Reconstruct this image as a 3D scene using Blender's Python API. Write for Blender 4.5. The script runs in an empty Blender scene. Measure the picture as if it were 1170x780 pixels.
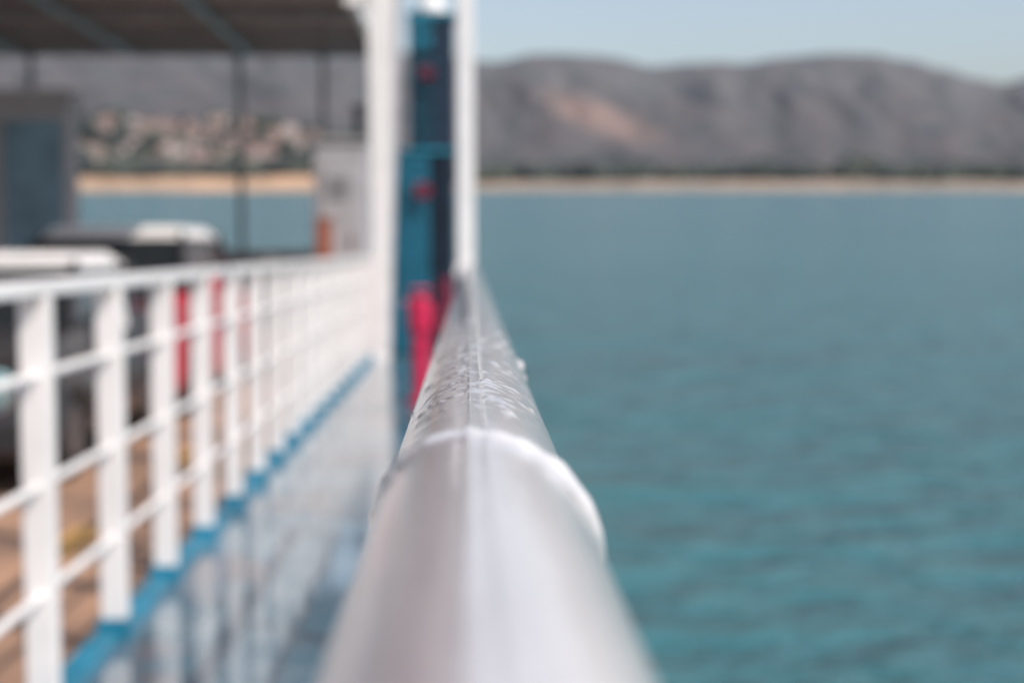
import bpy, bmesh, math, random
from mathutils import Vector, Matrix, Euler, noise
random.seed(4)
R=math.radians
scene=bpy.context.scene
scene.view_settings.view_transform='Standard'
scene.view_settings.look='None'
scene.view_settings.exposure=0
CAMZ=4.5; F=1625.0
T=Matrix.Translation((0,0,CAMZ))@Matrix.Rotation(R(-2.49),4,'X')

# ------------------------------------------------------------ materials
def mat(name,col,rough=0.5,metal=0.0,var=0.12,vscale=6.0,bump=0.0,bscale=40.0,coat=0.0,col2=None,spec=0.5):
    m=bpy.data.materials.new(name); m.use_nodes=True
    nt=m.node_tree; b=nt.nodes['Principled BSDF']
    tc=nt.nodes.new('ShaderNodeTexCoord')
    n=nt.nodes.new('ShaderNodeTexNoise'); n.inputs['Scale'].default_value=vscale; n.inputs['Detail'].default_value=5
    nt.links.new(tc.outputs['Object'],n.inputs['Vector'])
    r=nt.nodes.new('ShaderNodeValToRGB')
    c1=tuple(c*(1-var) for c in col[:3])+(1,)
    c2=(tuple(col2)+(1,)) if col2 else tuple(min(1,c*(1+var)) for c in col[:3])+(1,)
    r.color_ramp.elements[0].position=.35; r.color_ramp.elements[0].color=c1
    r.color_ramp.elements[1].position=.65; r.color_ramp.elements[1].color=c2
    nt.links.new(n.outputs['Fac'],r.inputs['Fac']); nt.links.new(r.outputs['Color'],b.inputs['Base Color'])
    b.inputs['Roughness'].default_value=rough; b.inputs['Metallic'].default_value=metal
    b.inputs['Coat Weight'].default_value=coat; b.inputs['Specular IOR Level'].default_value=spec
    if bump>0:
        n2=nt.nodes.new('ShaderNodeTexNoise'); n2.inputs['Scale'].default_value=bscale; n2.inputs['Detail'].default_value=4
        nt.links.new(tc.outputs['Object'],n2.inputs['Vector'])
        bp=nt.nodes.new('ShaderNodeBump'); bp.inputs['Strength'].default_value=bump; bp.inputs['Distance'].default_value=0.01
        nt.links.new(n2.outputs['Fac'],bp.inputs['Height']); nt.links.new(bp.outputs['Normal'],b.inputs['Normal'])
    return m
WHITE=mat('white_paint',(.83,.80,.78),.35,var=.05,bump=.15)
BLUEP=mat('blue_paint',(.02,.20,.31),.3,var=.2,bump=.2)
TEALP=mat('teal_paint',(.016,.18,.26),.35,var=.25,vscale=3)
NAVYP=mat('navy_paint',(.008,.022,.045),.4,var=.3)
BLACK=mat('black_rubber',(.02,.02,.022),.6)
GLASS=mat('dark_glass',(.015,.02,.024),.08,var=.05,spec=.8)
GREY=mat('grey_paint',(.30,.29,.30),.5,var=.15)
DGREY=mat('dark_grey_paint',(.08,.08,.086),.35,coat=.3)
CHAR=mat('charcoal_car_paint',(.035,.033,.036),.3,coat=.3)
LGREY=mat('light_grey_paint',(.42,.41,.43),.5,var=.1)
REDP=mat('red_paint',(.50,.018,.035),.35,coat=.3)
CRIM=mat('crimson_paint',(.58,.014,.075),.4)
MAROON=mat('maroon_paint',(.20,.014,.045),.5)
ORNG=mat('orange_paint',(.34,.11,.065),.5)
YELL=mat('yellow_marking_paint',(.58,.33,.11),.6,var=.2,vscale=12)
CARDECK=mat('car_deck_paint',(.25,.165,.125),.65,var=.3,vscale=1.2,col2=(.48,.28,.18),bump=.3,bscale=30)
CEIL=mat('ceiling_paint',(.34,.30,.29),.6,var=.2,vscale=2)
LTEAL=mat('pale_teal_paint',(.36,.48,.52),.5)
HULL=mat('hull_paint',(.75,.76,.76),.4,var=.1,vscale=.8)
CHROME=mat('chrome',(.7,.7,.72),.15,metal=1)
LAMPG=mat('headlight_glass',(.30,.50,.50),.08,var=.05)
CABG=mat('cabin_glass_reflection',(.15,.27,.35),.25,var=.35,vscale=1.5)  # teal glass panel, sea and sky reflection put into its base colour

def floor_mat():
    m=bpy.data.materials.new('wet_walkway_paint'); m.use_nodes=True; nt=m.node_tree; b=nt.nodes['Principled BSDF']
    tc=nt.nodes.new('ShaderNodeTexCoord')
    n=nt.nodes.new('ShaderNodeTexNoise'); n.inputs['Scale'].default_value=2.2; n.inputs['Detail'].default_value=6
    nt.links.new(tc.outputs['Object'],n.inputs['Vector'])
    r=nt.nodes.new('ShaderNodeValToRGB')
    e=r.color_ramp.elements; e[0].position=.34; e[0].color=(.16,.14,.15,1); e[1].position=.66; e[1].color=(.20,.26,.30,1)
    x=e.new(.5); x.color=(.085,.17,.225,1)
    nt.links.new(n.outputs['Fac'],r.inputs['Fac']); nt.links.new(r.outputs['Color'],b.inputs['Base Color'])
    n2=nt.nodes.new('ShaderNodeTexNoise'); n2.inputs['Scale'].default_value=1.3; n2.inputs['Detail'].default_value=3
    nt.links.new(tc.outputs['Object'],n2.inputs['Vector'])
    mr=nt.nodes.new('ShaderNodeMapRange'); mr.inputs['From Min'].default_value=.35; mr.inputs['From Max'].default_value=.65
    mr.inputs['To Min'].default_value=.07; mr.inputs['To Max'].default_value=.24
    nt.links.new(n2.outputs['Fac'],mr.inputs['Value']); nt.links.new(mr.outputs['Result'],b.inputs['Roughness'])
    b.inputs['Coat Weight'].default_value=.7; b.inputs['Coat Roughness'].default_value=.06
    n3=nt.nodes.new('ShaderNodeTexNoise'); n3.inputs['Scale'].default_value=7
    nt.links.new(tc.outputs['Object'],n3.inputs['Vector'])
    bp=nt.nodes.new('ShaderNodeBump'); bp.inputs['Strength'].default_value=.15; bp.inputs['Distance'].default_value=.01
    nt.links.new(n3.outputs['Fac'],bp.inputs['Height']); nt.links.new(bp.outputs['Normal'],b.inputs['Normal'])
    return m
FLOOR=floor_mat()

# ------------------------------------------------------------ mesh builder
class MB:
    def __init__(s): s.v=[]; s.f=[]; s.m=[]; s.mats=[]; s.smooth=[]
    def mi(s,m):
        if m not in s.mats: s.mats.append(m)
        return s.mats.index(m)
    def add(s,vs,fs,m,smooth=False):
        o=len(s.v); s.v+= [tuple(v) for v in vs]
        i=s.mi(m)
        for f in fs: s.f.append(tuple(o+a for a in f)); s.m.append(i); s.smooth.append(smooth)
    def box(s,x0,x1,y0,y1,z0,z1,m):
        vs=[(x0,y0,z0),(x1,y0,z0),(x1,y1,z0),(x0,y1,z0),(x0,y0,z1),(x1,y0,z1),(x1,y1,z1),(x0,y1,z1)]
        s.add(vs,[(0,3,2,1),(4,5,6,7),(0,1,5,4),(1,2,6,5),(2,3,7,6),(3,0,4,7)],m)
    def frust(s,b,t,z0,z1,m):
        (x0,x1,y0,y1)=b;(a0,a1,c0,c1)=t
        vs=[(x0,y0,z0),(x1,y0,z0),(x1,y1,z0),(x0,y1,z0),(a0,c0,z1),(a1,c0,z1),(a1,c1,z1),(a0,c1,z1)]
        s.add(vs,[(0,3,2,1),(4,5,6,7),(0,1,5,4),(1,2,6,5),(2,3,7,6),(3,0,4,7)],m)
    def cyl(s,p,q,r,m,n=20,r2=None):
        p=Vector(p);q=Vector(q);r2=r if r2 is None else r2
        d=(q-p).normalized(); a=d.orthogonal().normalized(); b=d.cross(a)
        vs=[];fs=[]
        for i in range(n):
            t=2*math.pi*i/n; w=a*math.cos(t)+b*math.sin(t); vs.append(p+w*r); vs.append(q+w*r2)
        for i in range(n):
            j=(i+1)%n; fs.append((2*i,2*j,2*j+1,2*i+1))
        s.add(vs,fs,m,True)
        s.add([vs[2*i] for i in range(n)],[tuple(range(n))[::-1]],m); s.add([vs[2*i+1] for i in range(n)],[tuple(range(n))],m)
    def tube(s,pts,r,m,n=12):
        for a,b in zip(pts[:-1],pts[1:]): s.cyl(a,b,r,m,n)
    def torus(s,c,ax,Rr,r,m,n=28,k=10,arc=1.0):
        c=Vector(c);ax=Vector(ax).normalized();a=ax.orthogonal().normalized();b=ax.cross(a);vs=[];fs=[]
        for i in range(n):
            t=2*math.pi*i/n; w=a*math.cos(t)+b*math.sin(t)
            for j in range(k):
                u=2*math.pi*j/k; vs.append(c+w*(Rr+r*math.cos(u))+ax*(r*math.sin(u)))
        for i in range(n):
            for j in range(k):
                fs.append((i*k+j,((i+1)%n)*k+j,((i+1)%n)*k+(j+1)%k,i*k+(j+1)%k))
        s.add(vs,fs,m,True)
    def obj(s,name,parent=None,bevel=0.0,mw=None):
        me=bpy.data.meshes.new(name); me.from_pydata(s.v,[],s.f)
        for m in s.mats: me.materials.append(m)
        me.polygons.foreach_set('material_index',s.m); me.polygons.foreach_set('use_smooth',s.smooth); me.update()
        bm=bmesh.new(); bm.from_mesh(me); bmesh.ops.recalc_face_normals(bm,faces=bm.faces); bm.to_mesh(me); bm.free()
        o=bpy.data.objects.new(name,me); scene.collection.objects.link(o)
        if bevel>0:
            md=o.modifiers.new('bevel','BEVEL'); md.width=bevel; md.segments=3; md.limit_method='ANGLE'; md.angle_limit=R(40)
        if parent: o.parent=parent
        elif mw is not None: o.matrix_world=mw
        return o
def empty(name,mw):
    e=bpy.data.objects.new(name,None); scene.collection.objects.link(e); e.matrix_world=mw; return e

# ------------------------------------------------------------ camera
cd=bpy.data.cameras.new('camera'); cam=bpy.data.objects.new('camera',cd); scene.collection.objects.link(cam)
cam.location=(0,0,CAMZ); cam.rotation_euler=(R(90-6.22),0,R(-1.69))
cd.lens=50; cd.sensor_width=36; cd.clip_start=.02; cd.clip_end=60000
cd.dof.use_dof=True; cd.dof.focus_distance=.56; cd.dof.aperture_fstop=6.4
scene.camera=cam

# ------------------------------------------------------------ light
SAZ=R(128); SEL=R(50)
S=Vector((math.sin(SAZ)*math.cos(SEL),math.cos(SAZ)*math.cos(SEL),math.sin(SEL)))
sl=bpy.data.lights.new('sun','SUN'); sl.energy=3.9; sl.angle=R(.5); sl.color=(1,.925,.85)
so=bpy.data.objects.new('sun',sl); so.rotation_euler=S.to_track_quat('Z','Y').to_euler(); so.location=(20,-20,40); scene.collection.objects.link(so)
w=bpy.data.worlds.new('World'); scene.world=w; w.use_nodes=True; nt=w.node_tree
bg=nt.nodes['Background']; sk=nt.nodes.new('ShaderNodeTexSky'); sk.sky_type='NISHITA'; sk.sun_disc=False
sk.sun_elevation=SEL; sk.sun_rotation=SAZ; sk.air_density=1.0; sk.dust_density=1.8; sk.ozone_density=2.8
hs_=nt.nodes.new('ShaderNodeHueSaturation'); hs_.inputs['Saturation'].default_value=.68
nt.links.new(sk.outputs['Color'],hs_.inputs['Color']); nt.links.new(hs_.outputs['Color'],bg.inputs['Color']); bg.inputs['Strength'].default_value=.150

# ------------------------------------------------------------ HANDRAIL (subject)
RR=.030; HX=.0025; HZ=-.083
def rail_mat():
    m=bpy.data.materials.new('handrail_paint'); m.use_nodes=True; nt=m.node_tree; b=nt.nodes['Principled BSDF']; L=nt.links.new
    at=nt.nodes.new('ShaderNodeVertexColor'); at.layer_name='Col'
    tc=nt.nodes.new('ShaderNodeTexCoord'); mp=nt.nodes.new('ShaderNodeMapping'); mp.inputs['Scale'].default_value=(60,6,60)
    L(tc.outputs['Object'],mp.inputs['Vector'])
    n=nt.nodes.new('ShaderNodeTexNoise'); n.inputs['Scale'].default_value=1.5; n.inputs['Detail'].default_value=6; L(mp.outputs['Vector'],n.inputs['Vector'])
    r=nt.nodes.new('ShaderNodeValToRGB'); e=r.color_ramp.elements
    e[0].position=.3; e[0].color=(.84,.82,.82,1); e[1].position=.6; e[1].color=(1,1,1,1); L(n.outputs['Fac'],r.inputs['Fac'])
    mx=nt.nodes.new('ShaderNodeMixRGB'); mx.blend_type='MULTIPLY'; mx.inputs['Fac'].default_value=1
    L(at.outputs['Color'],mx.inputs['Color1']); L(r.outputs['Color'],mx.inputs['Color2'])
    n4=nt.nodes.new('ShaderNodeTexNoise'); n4.inputs['Scale'].default_value=420; n4.inputs['Detail'].default_value=3; L(tc.outputs['Object'],n4.inputs['Vector'])
    r4=nt.nodes.new('ShaderNodeValToRGB'); e=r4.color_ramp.elements; e[0].position=.30; e[0].color=(.45,.40,.38,1); e[1].position=.38; e[1].color=(1,1,1,1); L(n4.outputs['Fac'],r4.inputs['Fac'])
    mx2=nt.nodes.new('ShaderNodeMixRGB'); mx2.blend_type='MULTIPLY'; mx2.inputs['Fac'].default_value=.8
    L(mx.outputs['Color'],mx2.inputs['Color1']); L(r4.outputs['Color'],mx2.inputs['Color2'])
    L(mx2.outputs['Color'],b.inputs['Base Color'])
    b.inputs['Roughness'].default_value=.28; b.inputs['Metallic'].default_value=.08; b.inputs['Coat Weight'].default_value=.8; b.inputs['Coat Roughness'].default_value=.05
    n2=nt.nodes.new('ShaderNodeTexNoise'); n2.inputs['Scale'].default_value=260; n2.inputs['Detail'].default_value=5; L(tc.outputs['Object'],n2.inputs['Vector'])
    bp=nt.nodes.new('ShaderNodeBump'); bp.inputs['Strength'].default_value=.28; bp.inputs['Distance'].default_value=.0006
    L(n2.outputs['Fac'],bp.inputs['Height']); L(bp.outputs['Normal'],b.inputs['Normal'])
    L(bp.outputs['Normal'],b.inputs['Coat Normal'])
    return m
RAILM=rail_mat()
rail=empty('handrail',T)
ys=[]; y=-.6
while y<5.37:
    ys.append(y)
    y+= .03 if y<.1 else (.0012 if y<1.15 else (.004 if y<2 else .03))
ys.append(5.37)
NT=180
vs=[];cols=[]
def sm(a,b,x):
    t=max(0,min(1,(x-a)/(b-a))); return t*t*(3-2*t)
drops=[(random.uniform(.46,1.1),random.gauss(math.pi/2,.5),random.uniform(.0008,.0018),random.uniform(.0004,.0010)) for _ in range(75)]
drops+=[(.86,.42,.004,.003),(.80,.36,.003,.0012)]
for y in ys:
    near=[d for d in drops if abs(d[0]-y)<.010]
    for i in range(NT):
        th=2*math.pi*i/NT
        c,s_=math.cos(th),math.sin(th)
        h=0; whit=0
        if .1<y<1.5:
            yr=.398-.022*c+.004*noise.noise((c*3,s_*3,7))
            wd=.0075+.002*noise.noise((c*5,s_*5,1))+.003*max(0,c)
            g=math.exp(-((y-yr)/wd)**2); h+= (.0020+.0012*max(0,c))*g*(1+.32*noise.noise((c*5,s_*5,y*70)))+(.0006 if y<yr else 0)
            whit=min(1,g*1.5)
            k=sm(.44,.50,y)*(1-sm(.80,1.0,y))
            top=sm(.35,.85,s_)
            wv=noise.noise((c*2.2+3,s_*2.2,y*75+1.2*noise.noise((c*3,s_*3,y*20))))
            h+=k*top*.00034*max(0,wv-.18)*3
            wv=noise.noise((c*5+3,s_*5+8,y*190)); h+=k*top*.00018*max(0,wv-.22)*3
            h+=.00008*noise.noise((c*6,s_*6,y*40))
        h+=.0002*noise.noise((c*1.5,s_*1.5,y*5))
        dth=th-(math.pi/2+.10); h+= .00045*math.exp(-(dth/.035)**2)-.00035*math.exp(-((dth+.13)/.03)**2)
        for d in near:
            q=((y-d[0])/d[2]*.6)**2+((th-d[1])*RR/d[2])**2
            if q<4: h+=d[3]*math.exp(-q)
        r=RR+h
        vs.append((HX+r*c,y,HZ+r*s_))
        base=Vector((.76,.72,.71)); pink_reflection=Vector((.54,.455,.46))
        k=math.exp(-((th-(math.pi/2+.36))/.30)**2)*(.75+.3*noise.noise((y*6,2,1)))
        col=base.lerp(pink_reflection,max(0,min(1,k)))  # pink reflection painted into the rail's base colour as a lengthwise band
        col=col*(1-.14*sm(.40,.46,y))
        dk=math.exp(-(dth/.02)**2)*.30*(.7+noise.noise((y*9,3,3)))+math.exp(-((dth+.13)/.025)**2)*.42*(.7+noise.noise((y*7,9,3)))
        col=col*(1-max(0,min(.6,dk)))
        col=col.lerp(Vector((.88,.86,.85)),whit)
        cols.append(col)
fs=[]
for a in range(len(ys)-1):
    for i in range(NT):
        j=(i+1)%NT; fs.append((a*NT+i,a*NT+j,(a+1)*NT+j,(a+1)*NT+i))
me=bpy.data.meshes.new('pipe'); me.from_pydata(vs,[],fs); me.materials.append(RAILM)
me.polygons.foreach_set('use_smooth',[True]*len(fs))
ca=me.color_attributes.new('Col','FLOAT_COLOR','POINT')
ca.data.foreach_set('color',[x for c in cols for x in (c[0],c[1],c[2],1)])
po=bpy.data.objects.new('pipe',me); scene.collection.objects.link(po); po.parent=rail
bm=bmesh.new(); bm.from_mesh(me); bmesh.ops.recalc_face_normals(bm,faces=bm.faces); bm.to_mesh(me); bm.free()
mb=MB()
for y in [-.3+1.4*i for i in range(4)]: mb.cyl((HX,y,HZ-.028),(HX,y,-1.187),.019,WHITE)
for z in (-.37,-.65,-.93): mb.cyl((HX,-.6,z),(HX,5.36,z),.012,WHITE)
mb.obj('stanchions',rail)

mb=MB()
mb.box(-.048,.016,5.37,5.43,-1.187,3.2,WHITE)
mb.box(-.09,.058,5.34,5.46,-1.187,-1.172,WHITE)
mb.cyl((-.016,5.36,HZ),(-.016,5.37,HZ),.042,WHITE)
mb.obj('tall_post',bevel=.006,mw=T)

# ------------------------------------------------------------ inner fence
fence=empty('deck_fence',T)
FX=-1.09
mb=MB(); mf=MB()
ps=[3.6+.73*i for i in range(-6,17)]
for y in ps:
    mb.box(FX-.038,FX+.038,y-.025,y+.025,-1.125,-.118,WHITE)
    mf.box(FX-.048,FX+.050,y-.045,y+.045,-1.187,-1.125,BLUEP)
mb.obj('posts',fence,bevel=.004); mf.obj('feet',fence,bevel=.004)
mb=MB(); mb.box(FX-.032,FX+.032,-1,15.45,-.118,-.078,WHITE); mb.obj('top_rail',fence,bevel=.008)
mb=MB()
for z in (-.317,-.597,-.875): mb.cyl((FX,-1,z),(FX,15.45,z),.0125,WHITE,12)
mb.obj('bars',fence)
mb=MB(); mb.box(FX-.052,FX+.030,-1.5,15.4,-1.19,-1.155,BLUEP); mb.obj('kerb',fence,bevel=.006)

# ------------------------------------------------------------ ferry structure
mb=MB(); 
yy=-6.6
while yy<17:
    mb.box(-1.145,.09,yy,yy+2.997,-1.6,-1.187,FLOOR); yy+=3
mb.box(-1.14,.085,-6,17.5,-1.61,-1.195,NAVYP)
mb.obj('walkway',mw=T)
mb=MB(); mb.box(-14,.07,-8,26,-1.56,-1.50,CARDECK); mb.obj('car_deck',mw=T)
mb=MB()
for x in (-2.05,-4.75):
    for i in range(9): mb.box(x-.09,x+.09,-2.1+3*i,-1.3+3*i,-1.50,-1.496,YELL)
mb.obj('lane_marking',mw=T)
mb=MB(); mb.box(-14.1,.10,-8,25,-5.6,-1.62,HULL); mb.frust((-13,-1,25,27),(-14,.0,25,29),-5.6,-1.62,HULL); mb.obj('ferry_hull',mw=T)
mb=MB(); mb.box(-14.1,-14,-8,26,-1.5,-.4,WHITE); mb.obj('bulwark',mw=T)
mb=MB(); mb.box(-12.5,-1.3,25.4,25.6,-1.5,-.10,DGREY)
for i in range(14): mb.box(-12.4+.8*i,-12.3+.8*i,25.3,25.4,-1.5,-.12,GREY)
mb.cyl((-12.5,25.4,-.07),(-1.3,25.4,-.07),.05,DGREY); mb.obj('bow_ramp',mw=T)
mb=MB(); mb.box(-14,-1.35,9,21.8,3.04,3.25,CEIL)
mb.box(-14,-1.35,21.7,21.85,2.9,3.3,GREY)
for y in (16.5,18.2,19.9,21.3): mb.box(-13.9,-1.4,y,y+.10,2.9,3.04,GREY)
for x in (-1.4,): mb.box(x-.03,x+.06,9,21.7,2.9,3.04,WHITE)
for x in (-6.75,-5.05,-3.3): mb.cyl((x,9,2.92),(x,21.6,2.92),.05,LTEAL,10)
mb.obj('upper_deck_roof',mw=T)
for x,yb in ((-3.42,21.5),(-2.18,21.5),(-6.5,21.5),(-10,21.5)):
    mb=MB(); mb.cyl((x,yb,-1.5),(x,yb,3.0),.045,DGREY,14); mb.cyl((x,yb,-1.5),(x,yb,-1.46),.12,DGREY,14); mb.cyl((x,yb,2.86),(x,yb,2.9),.12,DGREY,14)
    mb.obj('roof_pillar',mw=T)
mb=MB(); mb.frust((-1.06,-.90,15.5,15.62),(-1.10,-.80,15.5,15.72),-1.5,3.5,WHITE); mb.frust((-.90,-.87,15.53,15.6),(-.80,-.71,15.53,15.7),-1.187,3.5,LGREY)
mb.box(-1.35,-1.10,15.55,15.65,2.62,2.78,WHITE); mb.box(-1.12,-.88,15.46,15.7,-1.5,-1.175,WHITE)
mb.obj('ramp_gantry_post',mw=T,bevel=.01)
hs=empty('ramp_machinery_housing',T)
mb=MB(); mb.box(-2.2,-1.48,20.2,21.2,-1.5,1.48,LGREY); mb.box(-2.24,-1.44,20.16,21.24,1.48,1.56,GREY); mb.obj('cabinet',hs,bevel=.02)
mb=MB(); mb.box(-2.1,-1.58,20.17,20.2,-1.3,1.2,LGREY); mb.cyl((-1.66,20.15,0),(-1.66,20.15,.2),.015,BLACK)
for i in range(5): mb.box(-2.0,-1.7,20.15,20.17,.7+.07*i,.73+.07*i,GREY)
mb.obj('door',hs)
mb=MB(); mb.cyl((-1.58,20.6,1.56),(-1.58,20.6,1.95),.07,BLACK); mb.cyl((-1.58,20.6,1.95),(-1.58,20.6,2.05),.10,BLACK); mb.obj('exhaust_pipe',hs)
mb=MB(); mb.box(-2.12,-1.93,19.75,20.0,-.9,.40,ORNG); mb.box(-2.14,-1.91,19.73,20.02,.40,.43,ORNG); mb.box(-2.08,-1.96,19.78,19.97,-1.5,-.9,DGREY); mb.obj('fire_hose_locker',mw=T,bevel=.01)

tw=empty('ramp_tower',T)
mb=MB()
mb.frust((-.95,-.46,15.9,16.5),(-.80,-.46,15.9,16.5),-1.187,1.05,TEALP)
mb.box(-.455,-.17,15.95,16.5,-1.187,1.05,NAVYP)
mb.box(-.82,-.15,15.86,16.54,1.05,1.10,TEALP)
mb.box(-.67,-.42,16.0,16.45,1.10,2.2,NAVYP); mb.box(-.415,-.17,16.0,16.45,1.10,2.55,NAVYP)
mb.box(-.67,-.42,16.0,16.45,2.2,2.55,TEALP); mb.box(-.69,-.15,15.97,16.48,2.55,2.62,TEALP)
mb.obj('body',tw,bevel=.01)
mb=MB()
for i in range(22):
    z=-1.1+i*.097; t=(z+1.187)/2.24
    mb.box(-.95+.15*t-.01,-.45,15.84,15.9,z,z+.035,BLUEP if i%3 else TEALP); mb.box(-.45,-.2,15.9,15.95,z,z+.03,NAVYP)
for i in range(8):
    z=1.16+i*.18; mb.box(-.68,-.40,15.94,16.0,z,z+.03,TEALP)
mb.obj('rungs',tw,bevel=.004)
mb=MB()
for x,z,r in ((-.47,1.92,.07),(-.52,.64,.09)): mb.cyl((x,15.72,z),(x,15.84,z),r,MAROON); mb.cyl((x,15.70,z),(x,15.72,z),r*.4,BLACK)
mb.obj('sheaves',tw)
mb=MB(); mb.cyl((-.42,16.2,2.62),(-.42,16.2,2.68),.2,WHITE); mb.cyl((-.42,16.2,2.68),(-.42,16.2,2.82),.17,WHITE,r2=.08); mb.obj('navigation_lamp',tw)

hy=empty('fire_hydrant',T); mb=MB(); hx,hyy=-.385,11.0
mb.cyl((hx,hyy,-1.187),(hx,hyy,-1.16),.12,CRIM); mb.cyl((hx,hyy,-1.16),(hx,hyy,-.62),.055,CRIM,r2=.07)
mb.cyl((hx,hyy,-.62),(hx,hyy,-.42),.095,CRIM); mb.cyl((hx,hyy,-.42),(hx,hyy,-.36),.095,CRIM,r2=.04)
mb.cyl((hx,hyy,-.36),(hx,hyy,-.31),.025,BLACK); mb.torus((hx,hyy,-.315),(0,0,1),.075,.014,CRIM)
mb.cyl((hx-.06,hyy,-.42),(hx-.11,hyy,-.42),.035,CRIM); mb.cyl((hx-.11,hyy,-.42),(hx-.12,hyy,-.42),.03,WHITE)
mb.cyl((hx+.07,hyy,-.50),(hx+.15,hyy,-.50),.04,MAROON); mb.obj('standpipe',hy)
mb=MB(); pts=[(hx+.15,hyy,-.5)]
for i in range(13):
    t=i/12*math.pi; pts.append((hx+.15+.055*math.sin(t*.5),hyy,-.5-.62*math.sin(t*.5)))
mb.tube(pts,.035,MAROON)
mb.tube([(hx+.20,hyy,-.22),(hx+.20,hyy,-.50)],.045,MAROON); mb.obj('hose',hy)

# ------------------------------------------------------------ cars
def car(name,cx,yf,zg,Lc,Wc,Hc,body,roof,mirror,belt=.98):
    e=empty(name,T@Matrix.Translation((cx,yf,zg))); hw=Wc/2
    def arch(c,r=.37,n=9): return [(c+r*math.cos(math.pi*i/(n-1)),.24+r*math.sin(math.pi*i/(n-1))) for i in range(n)]
    prof=[(.04,.24),(0,.45),(.02,.62),(.10,.76),(.30,belt-.13),(1.1,belt),(Lc-.30,belt+.03),(Lc-.06,belt-.08),(Lc,.6),(Lc-.03,.24)]
    prof+=arch(Lc-.85)+arch(.85)
    m=MB(); n=len(prof)
    def wx(z): return hw*(1-.07*max(0,(z-.55)/.5)-.04*max(0,(.4-z)/.2))
    vs=[(-wx(z),yv,z) for yv,z in prof]+[(wx(z),yv,z) for yv,z in prof]
    fs=[tuple(range(n)),tuple(range(n,2*n))[::-1]]+[(i,(i+1)%n,n+(i+1)%n,n+i) for i in range(n)]
    m.add(vs,fs,body); m.obj('body',e,bevel=.035)
    m=MB(); hb=hw*.90; ht=hw*.72
    B=(-hb,hb,1.05,Lc-.28);Tt=(-ht,ht,1.75,Lc-.75)
    m.frust(B,Tt,belt-.01,Hc-.07,GLASS); m.obj('windows',e,bevel=.02)
    m=MB(); m.frust((-ht-.04,ht+.04,1.66,Lc-.66),(-ht+.08,ht-.08,1.9,Lc-.9),Hc-.12,Hc,roof); m.obj('roof',e,bevel=.02)
    m=MB()
    for sx in (-1,1):
        m.cyl((sx*hb,1.05,belt),(sx*ht,1.75,Hc-.08),.035,CHAR,8); m.cyl((sx*hb,Lc-.28,belt),(sx*ht,Lc-.75,Hc-.08),.05,CHAR,8)
        ym=(1.9+Lc)/2; m.cyl((sx*hb,ym,belt),(sx*ht,ym,Hc-.08),.03,CHAR,8)
    m.obj('pillars',e)
    m=MB()
    for sx in (-1,1):
        for yw in (.85,Lc-.85):
            m.cyl((sx*(hw-.21),yw,.31),(sx*(hw-.02),yw,.31),.31,BLACK,28); m.cyl((sx*(hw-.05),yw,.31),(sx*(hw-.012),yw,.31),.17,DGREY,18)
            m.torus((sx*(hw-.04),yw,.31),(1,0,0),.27,.04,BLACK)
    m.obj('wheels',e)
    m=MB()
    for sx in (-1,1):
        m.cyl((sx*(hw-.25),-.01,.64),(sx*(hw-.25),.10,.68),.10,LAMPG,20); m.torus((sx*(hw-.25),0,.64),(0,1,0),.105,.014,CHROME)
    m.box(-.45,.45,-.012,.05,.48,.62,BLACK)
    for i in range(3): m.box(-.44,.44,-.02,0,.50+.04*i,.512+.04*i,CHROME)
    m.box(-hw+.12,hw-.12,-.03,.06,.30,.40,BLACK); m.box(-.26,.26,-.04,-.03,.38,.47,WHITE)
    m.obj('front_trim',e,bevel=.006)
    m=MB()
    for sx in (-1,1):
        m.cyl((sx*(hw*.9),1.35,belt+.02),(sx*(hw+.05),1.35,belt+.05),.02,BLACK,8)
        m.frust((sx*(hw+.11)-.10,sx*(hw+.11)+.10,1.30,1.44),(sx*(hw+.11)-.08,sx*(hw+.11)+.08,1.32,1.42),belt-.02,belt+.16,mirror)
    m.obj('mirrors',e,bevel=.02)
    return e
car('parked_car',-3.45,8.5,-1.5,3.9,1.74,1.48,CHAR,WHITE,WHITE)
car('parked_suv',-3.42,12.0,-1.5,4.3,1.84,1.72,REDP,WHITE,REDP,belt=1.12)  # SUV roof is white to put the sun glare into its colour

cb=empty('deck_cabin',T)
mb=MB(); x0,x1,y0,y1=-7.6,-5.0,18.0,18.45
mb.box(x0,x1,y0,y1,-1.5,1.78,LGREY); mb.box(x0-.05,x1+.06,y0-.1,y1+.05,1.78,1.98,LGREY); mb.obj('walls',cb,bevel=.02)
mb=MB(); mb.box(-5.80,-5.08,y0-.03,y0,-1.3,1.6,CABG); mb.box(-5.68,-5.22,y0-.045,y0-.03,.45,1.35,CABG); mb.box(-6.05,-5.88,y0-.05,y0,-1.5,1.7,LGREY)
mb.box(-7.3,-6.3,y0-.03,y0,.2,1.4,GLASS); mb.cyl((-5.7,y0-.07,-.2),(-5.7,y0-.07,.05),.02,CHROME); mb.obj('door_and_window',cb,bevel=.008)

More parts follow.
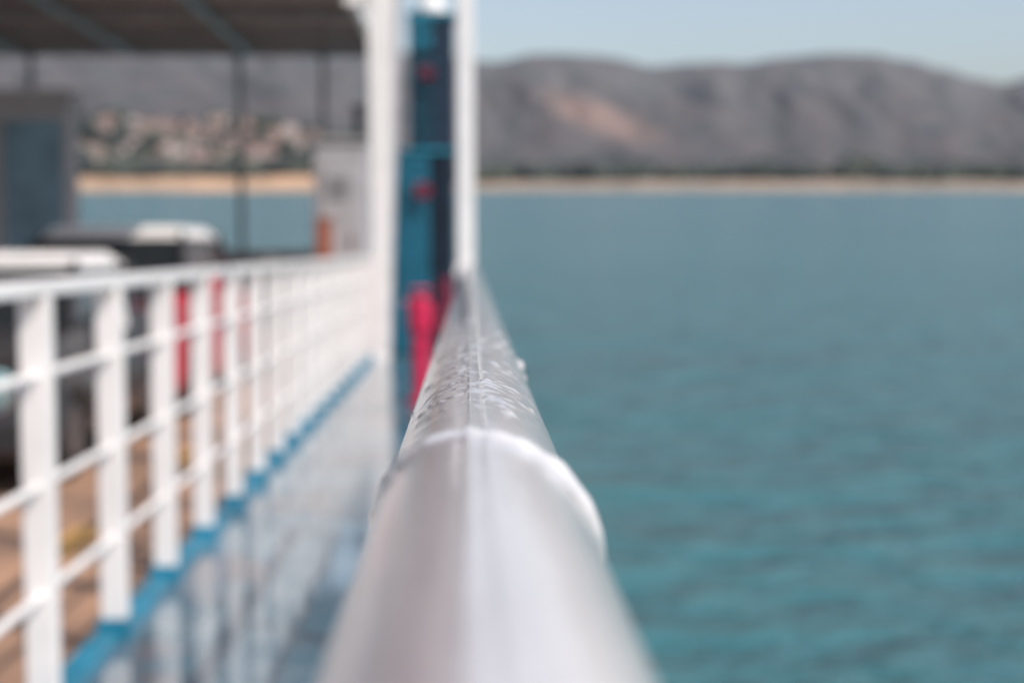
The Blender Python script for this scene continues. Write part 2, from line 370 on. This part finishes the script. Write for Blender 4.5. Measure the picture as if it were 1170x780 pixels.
# ------------------------------------------------------------ sea
def sea_mat():
    m=bpy.data.materials.new('sea_water'); m.use_nodes=True; nt=m.node_tree; b=nt.nodes['Principled BSDF']; L=nt.links.new
    g=nt.nodes.new('ShaderNodeNewGeometry')
    def nz(sc,det,st,rot=0):
        mp=nt.nodes.new('ShaderNodeMapping'); mp.inputs['Scale'].default_value=st; mp.inputs['Rotation'].default_value=(0,0,rot)
        L(g.outputs['Position'],mp.inputs['Vector']); n=nt.nodes.new('ShaderNodeTexNoise'); n.inputs['Scale'].default_value=sc; n.inputs['Detail'].default_value=det
        L(mp.outputs['Vector'],n.inputs['Vector']); return n
    a=nz(1.1,4,(.7,1,1),.3); c=nz(.22,3,(.6,1,1),.1); d=nz(.015,3,(.3,1,1),0)
    ad=nt.nodes.new('ShaderNodeMath'); ad.operation='MULTIPLY_ADD'; ad.inputs[1].default_value=2.0; L(c.outputs['Fac'],ad.inputs[0]); L(a.outputs['Fac'],ad.inputs[2])
    bp=nt.nodes.new('ShaderNodeBump'); bp.inputs['Strength'].default_value=1; bp.inputs['Distance'].default_value=.6
    L(ad.outputs['Value'],bp.inputs['Height']); L(bp.outputs['Normal'],b.inputs['Normal'])
    r=nt.nodes.new('ShaderNodeValToRGB'); e=r.color_ramp.elements; e[0].position=.35; e[0].color=(.034,.122,.142,1); e[1].position=.68; e[1].color=(.066,.19,.208,1)
    m2=nt.nodes.new('ShaderNodeMath'); m2.operation='MULTIPLY_ADD'; m2.inputs[1].default_value=.4; 
    m3=nt.nodes.new('ShaderNodeMath'); m3.operation='MULTIPLY'; m3.inputs[1].default_value=.6; L(a.outputs['Fac'],m3.inputs[0])
    L(d.outputs['Fac'],m2.inputs[0]); L(m3.outputs['Value'],m2.inputs[2]); L(m2.outputs['Value'],r.inputs['Fac']); L(r.outputs['Color'],b.inputs['Base Color'])
    b.inputs['Roughness'].default_value=.16; b.inputs['IOR'].default_value=1.33; b.inputs['Specular IOR Level'].default_value=.5
    return m
mb=MB(); mb.add([(-30000,-30000,0),(30000,-30000,0),(30000,30000,0),(-30000,30000,0)],[(0,1,2,3)],sea_mat()); mb.obj('sea',mw=Matrix.Identity(4))

# ------------------------------------------------------------ terrain
def interp(t,x):
    if x<=t[0][0]: return t[0][1]
    for (a,b),(c,d) in zip(t[:-1],t[1:]):
        if x<=c:
            k=(x-a)/(c-a); k=k*k*(3-2*k); return b+(d-b)*k
    return t[-1][1]
ridge=[(-500,80),(-200,60),(0,50),(100,52),(200,50),(300,50),(420,58),(500,68),(560,74),(610,66),(645,65),(700,70),(745,80),(790,76),(840,77),(900,71),(945,68),(990,70),(1030,77),(1070,87),(1110,99),(1140,104),(1175,97),(1260,90),(1400,110),(1700,120)]
def az(u): return math.atan((u-585)/F)+R(1.69)
def elt(y): return (213-y)/F
def vil(u): return sm(-300,60,u)*(1-sm(330,560,u))
def hgt(u,r):
    bank=(11.5+4.5*(1-sm(380,520,u)))*(.85+.3*noise.noise((u*.01,3,0)))
    z=bank*sm(1400,1462,r)
    z+=6*sm(1500,2300,r)
    z+=vil(u)*64*sm(1560,2250,r)*(1+.25*noise.noise((u*.012,r*.002,1)))
    z+=16*sm(1500,2600,r)*(1+noise.noise((u*.02,r*.002,5)))
    top=4.5+5000*elt(interp(ridge,u))
    s=max(0,(r-2500)/2500)
    if s>0:
        k=min(1,s); g=1-abs(noise.fractal((u*.009+r*.0004,r*.0005,2),1.0,2.1,4))*1.1
        prof=k**1.35
        mz=top*prof*(1+(g-.75)*.32*math.sin(math.pi*min(1,k))) 
        z=max(z*(1-sm(0.3,1,k)),0)+mz
        if k>=1: z=top*(1-.6*sm(5000,7000,r))+6*noise.noise((u*.03,r*.003,0))
        elif k>.8:
            q=sm(.8,1,k); z=z*(1-q)+top*k**1.35*q+4*noise.noise((u*.08,r*.004,0))
    return z
rows=[1385,1400,1410,1420,1432,1445,1455,1465,1480,1500,1530,1560,1600,1650,1700,1760,1820,1900,1980,2060,2150,2250,2350,2450,2550,2650]
r=2650
while r<5000: r+=60; rows.append(min(r,5000))
rows+=[5200,5600,6300,7200]
us=list(range(-480,1660,6))
vs=[];cols=[];fs=[]
for r in rows:
    for u in us:
        a=az(u); z=hgt(u,r) if r>1400 else -.5
        vs.append((r*math.sin(a),r*math.cos(a),z))
        n1=noise.fractal((u*.02,r*.004,9),1,2,4); n2=noise.noise((u*.05,r*.01,2))
        if r<1470:
            c=Vector((.47,.32,.22)) if u<520 else Vector((.33,.27,.22))
            c=c*(1+.2*n2)
        elif r<2500:
            g=Vector((.062,.070,.068)); sd=Vector((.15,.13,.115)); c=g.lerp(sd,max(0,min(1,.12+n1*1.0+.1*vil(u))))
        else:
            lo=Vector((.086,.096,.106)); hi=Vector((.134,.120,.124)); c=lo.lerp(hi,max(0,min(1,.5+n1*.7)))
            haze_mix=sm(2500,5200,r); c=c.lerp(Vector((.165,.172,.185)),.55*haze_mix)  # aerial haze blended into the hill vertex colours with distance
            yv=213-F*(z-4.5)/r
            q=((u-683)/66)**2; w2=((yv-(136+(u-683)*.33))/17)**2
            k=math.exp(-(q+w2)**1.5)*(.75+.5*n2)
            c=c.lerp(Vector((.29,.205,.18)),max(0,min(1,k)))
        cols.append(c)
nu=len(us)
for i in range(len(rows)-1):
    for j in range(nu-1): fs.append((i*nu+j,i*nu+j+1,(i+1)*nu+j+1,(i+1)*nu+j))
m=bpy.data.materials.new('hillside'); m.use_nodes=True; nt=m.node_tree; b=nt.nodes['Principled BSDF']
at=nt.nodes.new('ShaderNodeVertexColor'); at.layer_name='Col'
g=nt.nodes.new('ShaderNodeNewGeometry'); n=nt.nodes.new('ShaderNodeTexNoise'); n.inputs['Scale'].default_value=.012; n.inputs['Detail'].default_value=6
nt.links.new(g.outputs['Position'],n.inputs['Vector'])
rp=nt.nodes.new('ShaderNodeValToRGB'); rp.color_ramp.elements[0].position=.38; rp.color_ramp.elements[0].color=(.86,.89,.91,1); rp.color_ramp.elements[1].position=.62; rp.color_ramp.elements[1].color=(1.08,1.04,1.01,1)
nt.links.new(n.outputs['Fac'],rp.inputs['Fac']); mx=nt.nodes.new('ShaderNodeMixRGB'); mx.blend_type='MULTIPLY'; mx.inputs['Fac'].default_value=1
nt.links.new(at.outputs['Color'],mx.inputs['Color1']); nt.links.new(rp.outputs['Color'],mx.inputs['Color2']); nt.links.new(mx.outputs['Color'],b.inputs['Base Color'])
b.inputs['Roughness'].default_value=.95; b.inputs['Specular IOR Level'].default_value=.1
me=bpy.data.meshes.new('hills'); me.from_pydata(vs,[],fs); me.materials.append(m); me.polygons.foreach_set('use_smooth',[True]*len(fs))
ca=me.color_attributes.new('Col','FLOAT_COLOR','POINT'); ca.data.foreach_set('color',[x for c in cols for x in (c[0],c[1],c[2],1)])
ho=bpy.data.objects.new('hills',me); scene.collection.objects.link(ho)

bm=bmesh.new(); bmesh.ops.create_icosphere(bm,subdivisions=2,radius=1); iv=[v.co.copy() for v in bm.verts]; ifc=[tuple(v.index for v in f.verts) for f in bm.faces]; bm.free()
TM=[mat('foliage_dark',(.042,.052,.052),.9,vscale=.3,var=.4),mat('foliage_light',(.068,.080,.068),.9,vscale=.3,var=.3)]
mb=MB()
for i in range(1900):
    u=random.uniform(-420,1600); left=vil(u)
    r=random.choice([random.uniform(1475,1620),random.uniform(1475,2300)]) 
    if noise.noise((u*.03,r*.004,4))<-.25: continue
    z=hgt(u,r); a=az(u); s=random.uniform(4,10.5); q=random.uniform(0,50)
    vs=[]
    for v in iv:
        k=1+.45*noise.noise((v.x*1.7+q,v.y*1.7,v.z*1.7)); vs.append((r*math.sin(a)+v.x*s*k*1.5,r*math.cos(a)+v.y*s*k*1.5,z+s*.7+v.z*s*k))
    mb.add(vs,ifc,random.choice(TM))
mb.obj('distant_trees',mw=Matrix.Identity(4))

HW=[mat('house_wall_white',(.62,.57,.55),.8),mat('house_wall_pink',(.46,.33,.30),.8),mat('house_wall_ochre',(.45,.38,.33),.8)]
HR=mat('roof_tile',(.27,.16,.13),.8); HWN=mat('house_window',(.05,.05,.06),.3)
mb=MB()
for i in range(160):
    if i<90: u=random.gauss(220,95); r=random.uniform(1750,2250)
    else: u=random.uniform(540,1500); r=random.uniform(1560,1900)
    z=hgt(u,r)-1; a=az(u); cx,cy=r*math.sin(a),r*math.cos(a); w_=random.uniform(5,9); d_=random.uniform(4,6); h_=random.uniform(5,9); m_=random.choice(HW)
    if i>=90: z+=1; w_*=.6; h_*=.6
    else: w_*=1.2; h_*=1.2
    mb.box(cx-w_,cx+w_,cy-d_,cy+d_,z,z+h_,m_)
    mb.add([(cx-w_-.4,cy-d_-.4,z+h_),(cx+w_+.4,cy-d_-.4,z+h_),(cx+w_+.4,cy+d_+.4,z+h_),(cx-w_-.4,cy+d_+.4,z+h_),(cx-w_*.5,cy,z+h_+2.4),(cx+w_*.5,cy,z+h_+2.4)],
           [(0,1,5,4),(1,2,5),(2,3,4,5),(3,0,4),(0,3,2,1)],HR)
    for k in range(3): mb.box(cx-w_*.7+k*w_*.6,cx-w_*.7+k*w_*.6+1.2,cy-d_-.06,cy-d_-.01,z+h_*.5,z+h_*.5+1.5,HWN)
mb.obj('distant_village',mw=Matrix.Identity(4))
